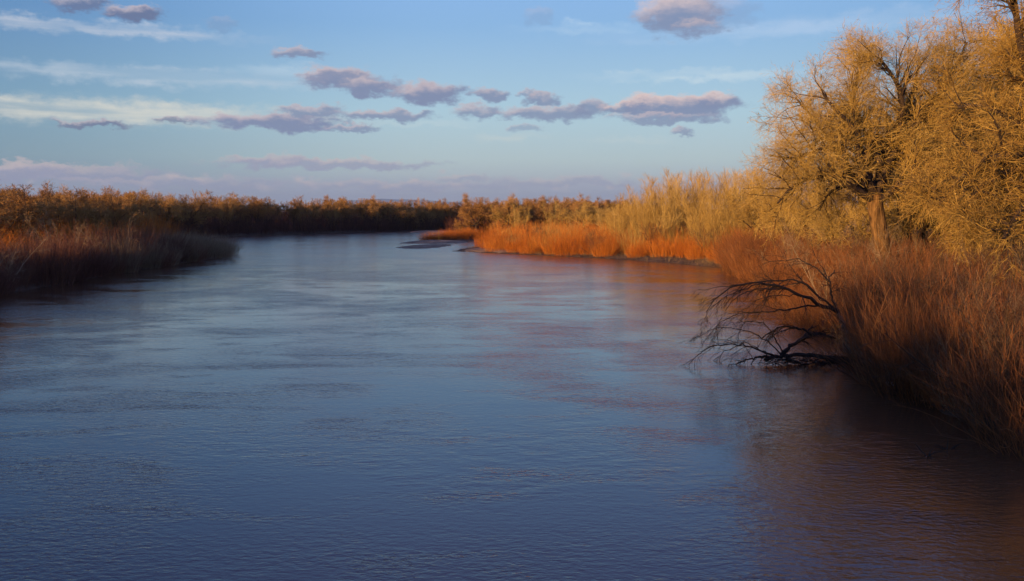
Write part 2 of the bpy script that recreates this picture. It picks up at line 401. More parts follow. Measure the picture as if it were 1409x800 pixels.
# left bank
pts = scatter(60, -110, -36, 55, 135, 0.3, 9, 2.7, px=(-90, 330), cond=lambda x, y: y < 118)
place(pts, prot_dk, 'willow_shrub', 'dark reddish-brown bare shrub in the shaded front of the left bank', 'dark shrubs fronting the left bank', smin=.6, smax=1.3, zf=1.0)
pts = scatter(28, -75, -36, 96, 140, 0.3, 9, 2.4, px=(150, 318))
place(pts, prot_tb, 'willow_shrub', 'tan brushy shrub near the tip of the left bank where the water bends', 'tan shrubs on the tip of the left bank', zf=1.0)
pts = scatter(30, -130, -50, 85, 150, 8, 30, 4.2, px=(-60, 300))
place(pts, prot_or, 'willow_shrub', 'orange willow clump behind the dark shrubs on the left bank, catching the sun', 'orange willows behind the left bank shrubs', 1.1, 1.75, 1.05)

# ---- stuff: thickets nobody could count
def thicket(name, pts, mat, hmin, hmax, per, r0, tw, lean, label, twl=.7, lean_dir=None):
    m = MB(); pts = np.array(pts); N = len(pts) * per
    b = np.repeat(pts, per, 0) + rng.normal(size=(N, 2)) * 1.1
    z = height(b[:, 0], b[:, 1]); sd = river_sd(b[:, 0], b[:, 1]); ok = sd > -0.2
    b, z = b[ok], z[ok]; N = len(b)
    hh = np.repeat(rng.uniform(hmin, hmax, len(pts)), per)[ok]
    D = np.c_[rng.normal(size=(N, 2)) * lean, np.ones(N)]
    if lean_dir is not None: D[:, :2] += np.array(lean_dir)
    P = path(np.c_[b, z - .15], nrm(D), hh * rng.uniform(.45, 1.05, N), 5, .08, 0.0); R = r0 * rng.uniform(.6, 1.4, N)[:, None] * np.linspace(1, .3, 5)[None]
    m.tubes(P, R, 3 if r0 > .006 else 2)
    P2, R2, _ = grow(P, R, tw, .2, 1.0, .5, twl, .5, 3, .12, up=.2, rf=.7, tip=.4, taper_len=.3, rmin=r0 * .4)
    m.tubes(P2, R2, 2)
    return tag(m.build(name, mat), label, 'thicket', kind='stuff')
# far bank understorey
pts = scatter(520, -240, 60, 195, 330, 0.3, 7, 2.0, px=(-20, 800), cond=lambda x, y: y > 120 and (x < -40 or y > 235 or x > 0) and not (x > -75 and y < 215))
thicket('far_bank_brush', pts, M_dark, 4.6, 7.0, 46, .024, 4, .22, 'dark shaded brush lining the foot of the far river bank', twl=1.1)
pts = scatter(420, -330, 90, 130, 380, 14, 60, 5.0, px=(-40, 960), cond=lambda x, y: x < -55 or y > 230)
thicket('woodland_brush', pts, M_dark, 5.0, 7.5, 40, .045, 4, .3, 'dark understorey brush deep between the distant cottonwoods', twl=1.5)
# behind the orange willows on the right
pts = scatter(420, -5, 85, 112, 215, 6, 45, 2.6, px=(640, 1110))
thicket('willow_thicket', pts, M_orange, 2.8, 5.0, 40, .016, 4, .28, 'rust-orange willow thicket spreading back from the sunlit right bank', twl=1.0)

# ---- near right bank
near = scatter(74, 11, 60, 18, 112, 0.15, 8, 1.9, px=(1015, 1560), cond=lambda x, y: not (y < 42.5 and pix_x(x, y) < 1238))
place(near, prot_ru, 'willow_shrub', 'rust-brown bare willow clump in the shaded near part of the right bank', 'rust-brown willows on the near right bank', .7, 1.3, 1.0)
bushA = make_bush('bare_shrub', M_snagb, 4.2, 9, .04); bushB = make_bush('bare_shrub', M_tan, 4.6, 7, .035)
place(scatter(28, 11, 60, 22, 100, 0.5, 8, 2.6, px=(1205, 1520)), [bushA], 'bare_shrub', 'dark twiggy leafless bush tangled among the rust willows on the near right bank', 'dark twiggy bushes on the near right bank', .8, 1.2)
place(scatter(24, 11, 60, 22, 100, 0.6, 12, 3.2, px=(1060, 1520)), [bushB], 'bare_shrub', 'pale branching leafless bush sticking up out of the rust willows on the near right bank', 'pale twiggy bushes on the near right bank', .8, 1.25)
place(scatter(9, -110, -40, 60, 135, 1.0, 12, 6, px=(0, 300)), [bushB], 'bare_shrub', 'pale branching leafless bush rising above the dark shrubs of the left bank', 'pale bushes on the left bank', .9, 1.3)
place(scatter(8, -10, 50, 110, 160, 2.0, 14, 6, px=(700, 1040)), [bushA], 'bare_shrub', 'dark twiggy bush standing in the orange willow fringe of the right bank', 'dark bushes in the orange fringe', .9, 1.2)
place(scatter(9, 11, 60, 22, 90, .8, 7, 4, px=(1240, 1520)), prot_tb, 'willow_shrub', 'straw-tan leafless clump among the rust willows on the near right bank', 'tan clumps on the near right bank', .8, 1.1)
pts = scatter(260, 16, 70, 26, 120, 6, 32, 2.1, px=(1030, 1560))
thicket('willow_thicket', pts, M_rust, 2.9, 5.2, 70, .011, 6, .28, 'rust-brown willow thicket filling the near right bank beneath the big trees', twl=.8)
# bank edge tangle of dry grass and roots
edge = scatter(300, 11, 40, 14, 112, -0.1, 1.3, .6, px=(960, 1600))
thicket('bank_grass', edge, M_grass, .6, 1.7, 34, .006, 3, .8, 'dry grass and trailing shoots along the foot of the near right bank', twl=.35)
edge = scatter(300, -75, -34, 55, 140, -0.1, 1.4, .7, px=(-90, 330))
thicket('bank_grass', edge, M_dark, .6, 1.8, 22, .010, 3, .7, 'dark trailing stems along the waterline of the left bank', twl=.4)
edge = scatter(260, -30, 45, 100, 180, 0.4, 3.0, .9, px=(640, 1060))
thicket('bank_grass', edge, M_grass, .35, .9, 14, .010, 2, .5, 'low dry grass edging the sunlit right bank below the orange willows', twl=.3)

# ------------------------------------------------------------------ hero cottonwood
def limb(pix, Y0, Y1, r0, r1, M=14):
    r0 *= 1.02; r1 *= 1.25
    n = len(pix); return smooth_line([at(px, py, Y0 + (Y1 - Y0) * i / (n - 1)) for i, (px, py) in enumerate(pix)], M), np.linspace(r0, r1, M)
def big_tree(name, limbs, trunk, label, seeds, loc, twig_r, n2, n3, n4, n5, L2, L3, L4, L5, leafn=0, group=None, twigmat=None, bark=None):
    twigmat = twigmat or M_gold; bark = bark or M_bark
    r = empty(name, loc); loc = np.array(loc); t = MB()
    P, R = trunk; t.tubes((P - loc)[None], R[None], 12); t.build('trunk', bark, r, True)
    LP = np.stack([l[0] for l in limbs]) - loc; LR = np.stack([l[1] for l in limbs])
    for i in range(len(limbs)):
        b = MB(); b.tubes(LP[i][None], LR[i][None], 8)
        b.build('limb', M_darkbark, r, True)
    c = MB(); c2 = MB(); c0 = MB()
    ln = np.linalg.norm(np.diff(LP, axis=1), axis=2).sum(1); pr = ln / ln.sum()
    P2, R2, _ = grow(LP, LR, pr, .2, 1.0, .8, L2, .45, 9, .16, up=.28, droop=.01, rf=.5, taper_len=.35, sub=n2, rmin=.02)
    c0.tubes(P2, R2, 5); c0.build('branches', M_darkbark, r)
    P3, R3, _ = grow(P2, R2, n3, .25, 1.0, .7, L3, .45, 7, .18, up=.12, droop=.03, rf=.5, rmin=twig_r * 1.6)
    c.tubes(P3, R3, 3)
    P4, R4, _ = grow(P3, R3, n4, .1, 1.0, .65, L4, .5, 5, .2, up=.05, droop=.05, rf=.5, rmin=twig_r, tip=.5)
    c2.tubes(P4, R4, 2)
    P5, R5, _ = grow(P4, R4, n5, .1, 1.0, .6, L5, .5, 3, .2, up=.05, droop=.05, rf=.7, rmin=twig_r * .7, tip=.5)
    c2.tubes(P5, R5, 2)
    if leafn:
        k = rng.choice(len(P5), leafn); c2.leaves(P5[k, -1] + rng.normal(size=(leafn, 3)) * .06, rng.uniform(.03, .06, leafn))
    c2.v += c.v; c2.f += [f + c2.n for f in c.f]; c2.n += c.n; c2.build('crown', twigmat, r)
    return tag(r, label, 'tree', group)

YT = 57
trunk = limb([(1228, 425), (1220, 380), (1214, 340), (1209, 310), (1204, 285), (1203, 268)], YT, YT, .54, .38, 16)
L = []
L.append(limb([(1203, 276), (1193, 272), (1186, 266), (1174, 258), (1157, 249), (1145, 243), (1128, 241), (1113, 243), (1096, 252), (1081, 264), (1070, 280)], YT, YT - 3, .26, .05))
L.append(limb([(1186, 266), (1190, 254), (1180, 239), (1168, 236), (1154, 243), (1142, 254), (1133, 268)], YT, YT + 3, .14, .04))
L.append(limb([(1174, 258), (1160, 256), (1148, 260), (1137, 270), (1128, 290)], YT, YT + 4, .11, .03))
L.append(limb([(1206, 280), (1209, 262), (1210, 245), (1212, 228), (1216, 209), (1223, 194), (1233, 183), (1247, 160), (1258, 130), (1262, 95)], YT, YT + 3, .33, .06))
L.append(limb([(1205, 275), (1199, 255), (1189, 238), (1180, 223), (1177, 205), (1183, 190), (1174, 172), (1156, 158), (1144, 148), (1132, 128)], YT, YT - 2, .24, .05))
L.append(limb([(1212, 226), (1203, 205), (1188, 193), (1168, 182), (1146, 184), (1130, 190), (1112, 204)], YT, YT + 3, .17, .05))
L.append(limb([(1228, 188), (1240, 160), (1244, 138), (1235, 116), (1222, 95), (1209, 80)], YT + 1, YT - 1, .18, .06))
L.append(limb([(1208, 280), (1215, 276), (1222, 263), (1232, 257), (1244, 254), (1262, 246), (1282, 252), (1300, 270)], YT, YT - 3, .20, .05))
L.append(limb([(1178, 222), (1160, 206), (1142, 200), (1120, 208), (1098, 220), (1078, 217), (1060, 214)], YT, YT - 1, .13, .04))
L.append(limb([(1207, 270), (1222, 235), (1246, 205), (1276, 185), (1304, 170), (1330, 150)], YT, YT + 6, .22, .05))
L.append(limb([(1206, 268), (1220, 220), (1262, 170), (1300, 120), (1322, 80), (1330, 60)], YT, YT + 4, .24, .05))
L.append(limb([(1206, 268), (1190, 225), (1175, 170), (1172, 130), (1185, 100), (1188, 75)], YT, YT + 5, .20, .05))
L.append(limb([(1205, 272), (1185, 260), (1160, 225), (1130, 175), (1108, 150), (1095, 135)], YT, YT + 5, .18, .05))
base = (at(1228, 425, YT)[0], YT, 0.6)
big_tree('cottonwood_tree', L, trunk, 'big spreading bare cottonwood with a sunlit leaning trunk on the right bank', 1, base,
         .0082, 320, 9, 8, 3, 3.0, 1.9, 1.1, .5, leafn=9000)

# right edge cottonwood, trunk just outside the frame
Y2 = 45; tb = (31.5, Y2, .8)
trunk = (smooth_line([(31.5, Y2, .4), (31.3, Y2, 3), (31.0, Y2 + .3, 6), (30.6, Y2 + .2, 8.5)], 16), np.linspace(.7, .5, 16))
tp = np.array((30.6, Y2 + .2, 8.5))
def l2(pix, Y0, Y1, r0, r1): 
    p = [tp] + [at(a, b, Y0 + (Y1 - Y0) * i / max(1, len(pix) - 1)) for i, (a, b) in enumerate(pix)]
    return smooth_line(p, 16), np.linspace(r0 * 1.3, r1 * 1.4, 16)
L = []
L.append(l2([(1440, 225), (1409, 217), (1386, 213), (1371, 214), (1348, 222), (1337, 229), (1332, 238), (1319, 249), (1308, 264), (1290, 284)], 44, 41, .30, .05))
L.append(l2([(1440, 235), (1403, 228), (1389, 238), (1371, 246), (1348, 255), (1334, 270), (1325, 287), (1324, 310)], 44, 40, .26, .06))
L.append(l2([(1450, 180), (1420, 120), (1405, 70), (1398, 20), (1392, -30)], 45, 44, .32, .07))
L.append(l2([(1470, 120), (1450, 60), (1430, 0), (1415, -60)], 45, 42, .32, .07))
L.append(l2([(1440, 200), (1400, 170), (1370, 150), (1345, 140), (1318, 148)], 45, 47, .22, .05))
L.append(l2([(1520, 150), (1560, 60), (1600, 0)], 45, 47, .32, .07))
L.append(l2([(1550, 200), (1610, 180), (1660, 190)], 45, 40, .28, .07))
L.append(l2([(1450, 250), (1420, 270), (1395, 300), (1380, 330)], 44, 38, .16, .05))
big_tree('cottonwood_tree', L, trunk, 'cottonwood at the right edge with thick dark arching limbs', 2, tb,
         .010, 200, 8, 7, 3, 2.8, 1.7, 1.0, .45, leafn=5000)

# cottonwoods behind, filling the golden mass
protoA = make_tree('a', 15, .62, .42, M_darkbark, M_gold, 'round', 1.8, .0105, 1500)
protoB = make_tree('b', 13, .75, .36, M_darkbark, M_gold, 'round', 1.8, .0105, 1000)
bk = [(1285, 78, 18.0, 'tall golden bare cottonwood standing right behind the big leaning one'),
      (1385, 70, 17.0, 'tall golden bare cottonwood behind the dark arching limbs at the right edge'),
      (1100, 98, 12.5, 'low golden cottonwood behind the left side of the big spreading one'),
      (1185, 86, 14.5, 'golden cottonwood seen through the branches behind the leaning trunk'),
      (1345, 66, 18.5, 'golden cottonwood halfway between the big spreading one and the right edge'),
      (1268, 70, 11, 'low bushy golden cottonwood just right of the leaning trunk'),
      (1235, 92, 18.5, 'golden cottonwood whose top shows above and behind the big spreading one'),
      (1332, 88, 25.5, 'rearmost tall golden cottonwood near the right edge'),
      (1378, 84, 27.0, 'tallest golden cottonwood in the back row, closest to the right edge'),
      (1405, 66, 21.5, 'tall golden cottonwood cut off by the right edge behind the thick dark limbs'),
      (1400, 54, 11.5, 'low golden cottonwood at the right edge under the dark arching limbs'),
      (1140, 80, 11.0, 'low golden cottonwood filling in beneath the left limbs of the big one'),
      (1065, 106, 11.5, 'golden cottonwood where the pale saplings meet the big trees')]
for i, (px, y, ht, lb) in enumerate(bk):
    x = at(px, 300, y)[0]; pr, ph = ((protoA, 15), (protoB, 13))[i % 2]
    s = ht / ph / 1.02
    tree_object('cottonwood_tree', pr, (x, y, h1(x, y)), rng.uniform(0, 6), (s, s), lb, None)

# saplings, upright and pale
sapA = make_tree('s', 12, .42, .055, M_sap, M_sap, 'up', 1.5, .011)
sapB = make_tree('s', 10, .55, .06, M_sap, M_sap, 'up', 1.4, .011)
sap = [(1052, 118, 12.2), (1030, 126, 12.4), (1008, 122, 11.8), (985, 130, 12.2), (962, 124, 11.6), (940, 132, 12.6), (918, 128, 11.4), (898, 136, 11.2), (880, 142, 10.2),
       (862, 140, 8.6), (848, 150, 8.0), (1046, 138, 12.8), (1018, 142, 13.0), (990, 146, 13.2), (955, 145, 13.4), (925, 148, 13), (896, 152, 11), (1068, 108, 10.4), (1080, 122, 11.5), (870, 158, 9.2), (975, 114, 9.4), (1000, 135, 12.6), (1038, 134, 12.4), (950, 136, 12.2), (930, 140, 12), (908, 142, 11.6), (885, 130, 9), (1060, 130, 12), (856, 134, 6.8), (838, 156, 7.2)]
for i, (px, y, ht) in enumerate(sap):
    y += 7
    x = at(px, 300, y)[0]; ht *= 1.07
    pr, ph = ((sapA, 12), (sapB, 10))[int(rng.integers(2))]
    tree_object('cottonwood_sapling', pr, (x, y, h1(x, y)), rng.uniform(0, 6), (ht / ph * rng.uniform(.9, 1.1), ht / ph), 'slender upright pale cottonwood sapling in the stand behind the orange willows', 'pale saplings behind the orange willows')

# far trees
palA = make_tree('f', 9, .95, .18, M_sap, M_sap, 'round', 1.2, .017)
farA = [make_tree('f', 10, .8, .22, M_darkbark, M_far, 'round', 1.3, .018), make_tree('f', 9, .95, .2, M_darkbark, M_far, 'round', 1.3, .018),
        make_tree('f', 10, .35, .07, M_far, M_far, 'up', .8, .018)]
def forest(pts, hts, label, group, up=.2, protos=None):
    for (x, y) in pts:
        k = 2 if rng.uniform() < up else int(rng.integers(2)); ph = (10, 9, 10)[k]; ht = hts(x, y) * rng.uniform(.86, 1.1)
        tree_object('cottonwood_tree', (protos or farA)[k], (x, y, h1(x, y)), rng.uniform(0, 6), (ht / ph * rng.uniform(.95, 1.25), ht / ph), label, group)
pts = scatter(150, -240, 70, 200, 345, 5, 30, 5.2, px=(-10, 860), cond=lambda x, y: not (x > -75 and y < 225))
forest(pts, lambda x, y: 10.3, 'leafless cottonwood in the wooded far bank beyond the water, its top catching the sun', 'cottonwoods on the far bank')
pts = scatter(75, -190, -50, 95, 205, 15, 90, 5.6, px=(-60, 330))
forest(pts, lambda x, y: 10.0, 'leafless brown cottonwood in the woods behind the left bank shrubs', 'cottonwoods behind the left bank', .12)
pts = scatter(34, -10, 110, 165, 290, 16, 110, 6, px=(700, 960))
forest(pts, lambda x, y: 9.0, 'pale low cottonwood behind the orange willows in the middle distance', 'pale cottonwoods beyond the orange willows', .35, [palA, palA, sapB])
# woods on the left outside the frame: they throw the shade that lies over the near banks
pts = scatter(58, -105, -42, -110, 24, 3, 50, 6.4)
forest([p for p in pts if p[1] < 5 or pix_x(*p) < -100], lambda x, y: 14.5 if y < -22 else 10.5, 'leafless cottonwood on the left bank outside the frame', 'cottonwoods left of the frame', .1)

pts = scatter(40, -135, -58, 8, 74, 8, 70, 6.0)
forest([p for p in pts if pix_x(*p) < -120], lambda x, y: 7.0, 'leafless cottonwood on the left bank outside the frame', 'cottonwoods left of the frame', .1)

# ------------------------------------------------------------------ fallen tree in the water
YD = 40.2
def cr(x, y): return (940 + x / 4.446, 340 + y / 4.444)
def dl(pts, Y0, Y1, r0, r1, M=20):
    n = len(pts); q = smooth_line([at(*cr(*p), Y0 + (Y1 - Y0) * i / (n - 1)) for i, p in enumerate(pts)], M)
    q[1:-1] += rng.normal(size=(M - 2, 3)) * .03
    return q, np.linspace(r0, r1, M) * rng.uniform(.85, 1.15, M)
def snag(name, trunk, limbs, label, loc, n2, n3, pale=None):
    r = empty(name, loc); loc = np.array(loc)
    t = MB(); t.tubes((trunk[0] - loc)[None], trunk[1][None], 8); t.build('trunk', M_snagpale if pale else M_darkbark, r, True)
    for l in limbs:
        b = MB(); b.tubes((l[0] - loc)[None], l[1][None], 6); b.build('branch', M_snag, r, True)
    LP = np.stack([l[0] for l in limbs]) - loc; LR = np.stack([l[1] for l in limbs])
    ln = np.linalg.norm(np.diff(LP, axis=1), axis=2).sum(1)
    c = MB()
    P2, R2, _ = grow(LP, LR, ln / ln.sum(), .25, 1.0, .55, 1.25, .5, 7, .09, up=-.12, droop=.10, rf=.5, taper_len=.3, sub=n2, rmin=.008)
    c.tubes(P2, R2, 3)
    P3, R3, _ = grow(P2, R2, n3, .15, 1.0, .6, .55, .5, 5, .1, up=-.1, droop=.10, rf=.6, rmin=.005, tip=.5)
    c.tubes(P3, R3, 3)
    c.build('twigs', M_snag, r)
    return tag(r, label, 'fallen tree')
tk = dl([(1050, 625), (1010, 565), (985, 500), (965, 440), (940, 395)], YD + .4, YD, .10, .085)
Lm = [dl([(945, 400), (870, 365), (800, 345), (720, 300), (640, 255), (560, 240), (480, 215), (400, 217), (320, 240), (250, 262), (190, 310), (140, 400)], YD, YD - 1.5, .085, .014),
      dl([(945, 395), (860, 330), (800, 268), (740, 215), (660, 190), (560, 205), (440, 212), (330, 235), (240, 245), (90, 262)], YD, YD + 1.2, .06, .010),
      dl([(950, 392), (920, 330), (900, 270), (893, 215), (900, 170), (925, 140)], YD, YD + .3, .06, .025),
      dl([(893, 215), (870, 165), (830, 90), (790, 20)], YD + .2, YD + 1.2, .025, .007),
      dl([(893, 215), (840, 150), (770, 100), (700, 70), (590, 90), (480, 80)], YD + .2, YD + 1.8, .035, .007),
      dl([(860, 330), (760, 245), (690, 170), (640, 100), (590, 10)], YD, YD + 1.6, .022, .006),
      dl([(870, 365), (780, 352), (700, 372), (600, 385), (500, 402), (380, 398), (280, 420), (210, 480)], YD, YD - 1, .045, .009),
      dl([(640, 255), (540, 262), (430, 255), (350, 290), (290, 340), (250, 420), (200, 490)], YD - .7, YD - 2.2, .03, .007),
      dl([(480, 215), (400, 250), (330, 270), (240, 320), (170, 370), (110, 470)], YD - 1, YD - 2.5, .024, .006),
      dl([(720, 300), (620, 290), (520, 300), (440, 330), (390, 380), (330, 400)], YD - .5, YD + .8, .025, .006)]
snag('fallen_tree', tk, Lm, 'dark leafless toppled tree arching its drooping branches over the water from the right bank', (at(*cr(1050, 625), YD + .4)[0], YD + .4, .3), 120, 9, True)
tk = dl([(1090, 700), (960, 690), (850, 670), (700, 655), (600, 668), (500, 690)], YD + .9, YD - .4, .13, .07)
Lm = [dl([(600, 665), (640, 625), (700, 580), (760, 535), (830, 525), (900, 545), (930, 560)], YD, YD + 1.2, .10, .05),
      dl([(780, 530), (730, 500), (680, 490), (600, 485), (540, 520), (482, 556)], YD, YD - .8, .06, .022),
      dl([(560, 668), (480, 640), (400, 602), (300, 592), (200, 600), (110, 640), (60, 682), (35, 722)], YD - .3, YD - 1.1, .045, .008),
      dl([(560, 668), (500, 640), (420, 608), (330, 600), (250, 640), (180, 700)], YD - .3, YD + .5, .03, .007),
      dl([(600, 660), (540, 590), (480, 550), (400, 515), (300, 495), (210, 490), (130, 522), (80, 562)], YD, YD - 1.4, .035, .007),
      dl([(620, 640), (560, 570), (520, 480), (430, 450), (330, 455)], YD, YD + 1, .035, .008),
      dl([(540, 670), (470, 670), (400, 690), (330, 715)], YD, YD - .7, .06, .02),
      dl([(620, 668), (680, 700), (740, 715), (790, 712)], YD, YD - 1, .05, .02)]
snag('fallen_tree', tk, Lm, 'black low sunken tree lying half in the water below the arching dead branches', (at(*cr(1090, 700), YD + .9)[0], YD + .9, .05), 110, 8)
# drift pile caught at the log
m = MB(); n = 420
c0 = np.array([at(*cr(rng.uniform(500, 1080), rng.uniform(672, 715)), YD - rng.uniform(.1, 1.3)) for _ in range(n)])
Pp = path(c0, nrm(np.c_[rng.normal(size=n), rng.normal(size=n), rng.normal(size=n) * .35]), rng.uniform(.3, 1.1, n), 4, .18, 0.02)
m.tubes(Pp, rng.uniform(.006, .022, n)[:, None] * np.linspace(1, .4, 4)[None], 3)
tag(m.build('drift_debris', M_snag), 'dark tangle of driftwood twigs caught against the sunken log at the waterline', 'driftwood', kind='stuff')
# little sticks poking out of the shaded water, bottom right
for (px, py, lb) in [(1277, 628, 'small dark forked stick poking out of the brown shaded water near the right bank'), (1305, 618, 'small dark snag in the shaded water, right of the forked stick')]:
    gx, gy = gw(px, py); m = MB(); n = 5
    D = nrm(np.array([(-.8, .1, .5), (.7, 0, .45), (.2, .1, .9), (-.3, 0, .2), (.5, .2, .15)]) + rng.normal(size=(n, 3)) * .15)
    m.tubes(path(np.tile((0, 0, -.05), (n, 1)) + rng.normal(size=(n, 3)) * .02, D, rng.uniform(.25, .55, n), 5, .2, 0), np.linspace(.022, .008, 5)[None] * np.ones((n, 1)), 5)
    o = m.build('stick', M_snag); o.location = (gx, gy, 0); tag(o, lb, 'stick')
# bleached post on the spit
gx, gy = gw(604, 333); m = MB()
m.tubes(smooth_line([(0, 0, -.3), (.05, 0, 1.1), (-.03, 0, 2.4)], 8)[None], np.linspace(.07, .03, 8)[None], 7)
o = m.build('dead_stem', M_gold, smooth=True); o.location = (gx, gy - .5, .2); tag(o, 'pale upright dead stem on the orange spit beyond the sandbars', 'dead stem')
# orange bush on the sandbar channel
gx, gy = gw(658, 341)
shrub_object('willow_shrub', prot_or[2], (gx, gy, .05), 1.0, (.34, .8), 'small lone orange willow sprouting at the edge of the sandbar', None)
# spit willows
pts = [gw(px, py) for px, py in [(588, 332.6), (594, 332), (600, 332), (609, 331), (618, 331.5), (628, 331.5), (638, 331.3), (648, 331), (658, 331), (668, 330.5), (678, 330), (688, 330), (640, 328), (660, 327), (680, 327), (622, 328), (700, 328), (716, 328), (730, 329)]]
place(pts, prot_or, 'willow_shrub', 'low orange willow on the narrow spit beyond the sandbars', 'orange willows on the spit', .55, .85, .85)
# pale scrap of litter on the bank
gx, gy = gw(1229, 533); m = MB()
g_ = np.linspace(-1, 1, 7); A, B = np.meshgrid(g_, g_); zz = .05 * np.sin(A * 4 + B * 3) + .04 * np.cos(B * 6)
Vv = np.stack([A.ravel() * .16, B.ravel() * .09, zz.ravel() + .06], 1); I = (np.arange(6)[:, None] * 7 + np.arange(6)[None]).ravel()
m.add(Vv, np.stack([I, I + 1, I + 8, I + 7], 1))
M_lit, nt, b = new_mat('pale_plastic'); b.inputs['Base Color'].default_value = (.6, .62, .62, 1); b.inputs['Roughness'].default_value = .5
o = m.build('litter_scrap', M_lit, smooth=True); o.location = (gx - .25, gy - .2, .10); o.rotation_euler = (.5, .1, .3); tag(o, 'crumpled white scrap caught at the foot of the near right bank', 'litter')

# ------------------------------------------------------------------ far mountains
def mountains(name, prof, Yd, mat):
    m = MB(); n = 160
    px = np.linspace(prof[0][0], prof[-1][0], n); py = np.interp(px, [p[0] for p in prof], [p[1] for p in prof])
    z = H + (HY - py) / F * Yd; x = (px - CX) / F * Yd
    for _ in range(6): z[1:-1] = (z[:-2] + z[2:] + 2 * z[1:-1]) / 4
    rings = []
    for t in (-1.0, -.7, -.45, -.2, 0, .3, .7, 1.0):
        k = (1 - abs(t)) ** 1.25
        rings.append(np.c_[x + 60 * np.sin(px * .1 + t * 3), np.full(n, Yd + t * 2500.), z * k * (1 + (.10 * np.sin(px * .12 + t * 5) if t else 0)) - 5])
    Vv = np.concatenate(rings); K = len(rings)
    I = (np.arange(K - 1)[:, None] * n + np.arange(n - 1)[None]).ravel()
    m.add(Vv, np.stack([I, I + 1, I + n + 1, I + n], 1))
    return tag(m.build(name, mat, smooth=True), kind='structure')
M_rock = noise_mat('haze_tinted_rock', (.09, .10, .13), (.13, .14, .17), .0008, .15, .01)  # blue of distant haze is mixed into the rock colour
mountains('mountains', [(420, 284), (460, 279), (486, 276), (508, 274.6), (524, 273.6), (545, 274.6), (562, 274.4), (590, 276), (640, 279), (700, 284)], 30000, M_rock)

# ------------------------------------------------------------------ sky
SUN_EL, SUN_AZ = math.radians(6.0), math.radians(224)        # azimuth clockwise from +Y: behind and left
sdir = Vector((math.sin(SUN_AZ) * math.cos(SUN_EL), math.cos(SUN_AZ) * math.cos(SUN_EL), math.sin(SUN_EL)))
sl = bpy.data.lights.new('sun', 'SUN'); so = bpy.data.objects.new('sun', sl); COL.objects.link(so)
sl.energy = 5.0; sl.angle = math.radians(.6); sl.color = (1, .60, .27)
so.rotation_euler = sdir.to_track_quat('Z', 'Y').to_euler(); so.location = (-60, -60, 40)

w = bpy.data.worlds.new('World'); sc.world = w; w.use_nodes = True
nt = w.node_tree; N = nt.nodes; Lk = nt.links
bg = N['Background']
sky = N.new('ShaderNodeTexSky'); sky.sky_type = 'NISHITA'; sky.sun_disc = False; sky.sun_elevation = SUN_EL; sky.sun_rotation = SUN_AZ
sky.altitude = 1500; sky.air_density = 1.0; sky.dust_density = 1.2; sky.ozone_density = 1.0
tc = N.new('ShaderNodeTexCoord'); sep = N.new('ShaderNodeSeparateXYZ'); Lk.new(tc.outputs['Generated'], sep.inputs[0])
def M_(op, a, b=None, c=None):
    x = N.new('ShaderNodeMath'); x.operation = op
    for i, q in enumerate((a, b, c)):
        if q is None: continue
        if isinstance(q, (int, float)): x.inputs[i].default_value = q
        else: Lk.new(q, x.inputs[i])
    return x.outputs[0]
def MR(v, a, b, c=0., d=1., smooth=True):
    x = N.new('ShaderNodeMapRange'); x.interpolation_type = 'SMOOTHSTEP' if smooth else 'LINEAR'; Lk.new(v, x.inputs[0])
    for i, q in enumerate((a, b, c, d)): x.inputs[i + 1].default_value = q
    return x.outputs[0]
def MIX(f, a, b, mode='MIX'):
    x = N.new('ShaderNodeMix'); x.data_type = 'RGBA'; x.blend_type = mode
    for k, q in ((0, f), (6, a), (7, b)):
        if isinstance(q, (int, float)): x.inputs[k].default_value = q
        elif isinstance(q, tuple): x.inputs[k].default_value = (*q, 1)
        else: Lk.new(q, x.inputs[k])
    return x.outputs[2]
az = M_('ARCTAN2', sep.outputs[0], sep.outputs[1]); el = M_('ARCSINE', sep.outputs[2])
comb = N.new('ShaderNodeCombineXYZ'); Lk.new(az, comb.inputs[0]); Lk.new(el, comb.inputs[1])
def srgb(r, g, b):
    f = lambda c: (c / 255 / 12.92) if c / 255 < .04045 else ((c / 255 + .055) / 1.055) ** 2.4
    return (f(r), f(g), f(b))
STR = 0.10
def sk(r, g, b): return tuple(c / STR for c in srgb(r, g, b))
# clear-air colour by height above the horizon, laid over the Nishita sky
er = N.new('ShaderNodeValToRGB'); Lk.new(MR(el, 0, .9, 0, 1, False), er.inputs[0])
stops = [(0.0, (150, 155, 172)), (.025, (158, 166, 176)), (.06, (166, 184, 188)), (.12, (158, 188, 203)), (.22, (126, 167, 208)), (.32, (122, 164, 220)), (.55, (114, 130, 206)), (1.0, (80, 92, 160))]
e = er.color_ramp.elements
while len(e) < len(stops): e.new(.5)
for i, (p, c) in enumerate(stops): e[i].position = p; e[i].color = (*srgb(*c), 1)
sc_ = N.new('ShaderNodeVectorMath'); sc_.operation = 'SCALE'; sc_.inputs[3].default_value = 1 / STR; Lk.new(er.outputs[0], sc_.inputs[0])
# darker, deeper blue towards the left (90 degrees from the sun)
azd = MR(az, -.62, -.05, .50, 1.0)
azr = MR(az, .2, .6, 1.0, .86)
azf = M_('MULTIPLY', azd, azr)
azc = N.new('ShaderNodeCombineXYZ'); Lk.new(M_('POWER', azf, 1.3), azc.inputs[0]); Lk.new(M_('POWER', azf, .9), azc.inputs[1]); Lk.new(M_('POWER', azf, .62), azc.inputs[2])
vm = N.new('ShaderNodeVectorMath'); vm.operation = 'MULTIPLY'; Lk.new(sc_.outputs[0], vm.inputs[0]); Lk.new(azc.outputs[0], vm.inputs[1])
cur = MIX(.92, sky.outputs[0], vm.outputs[0])

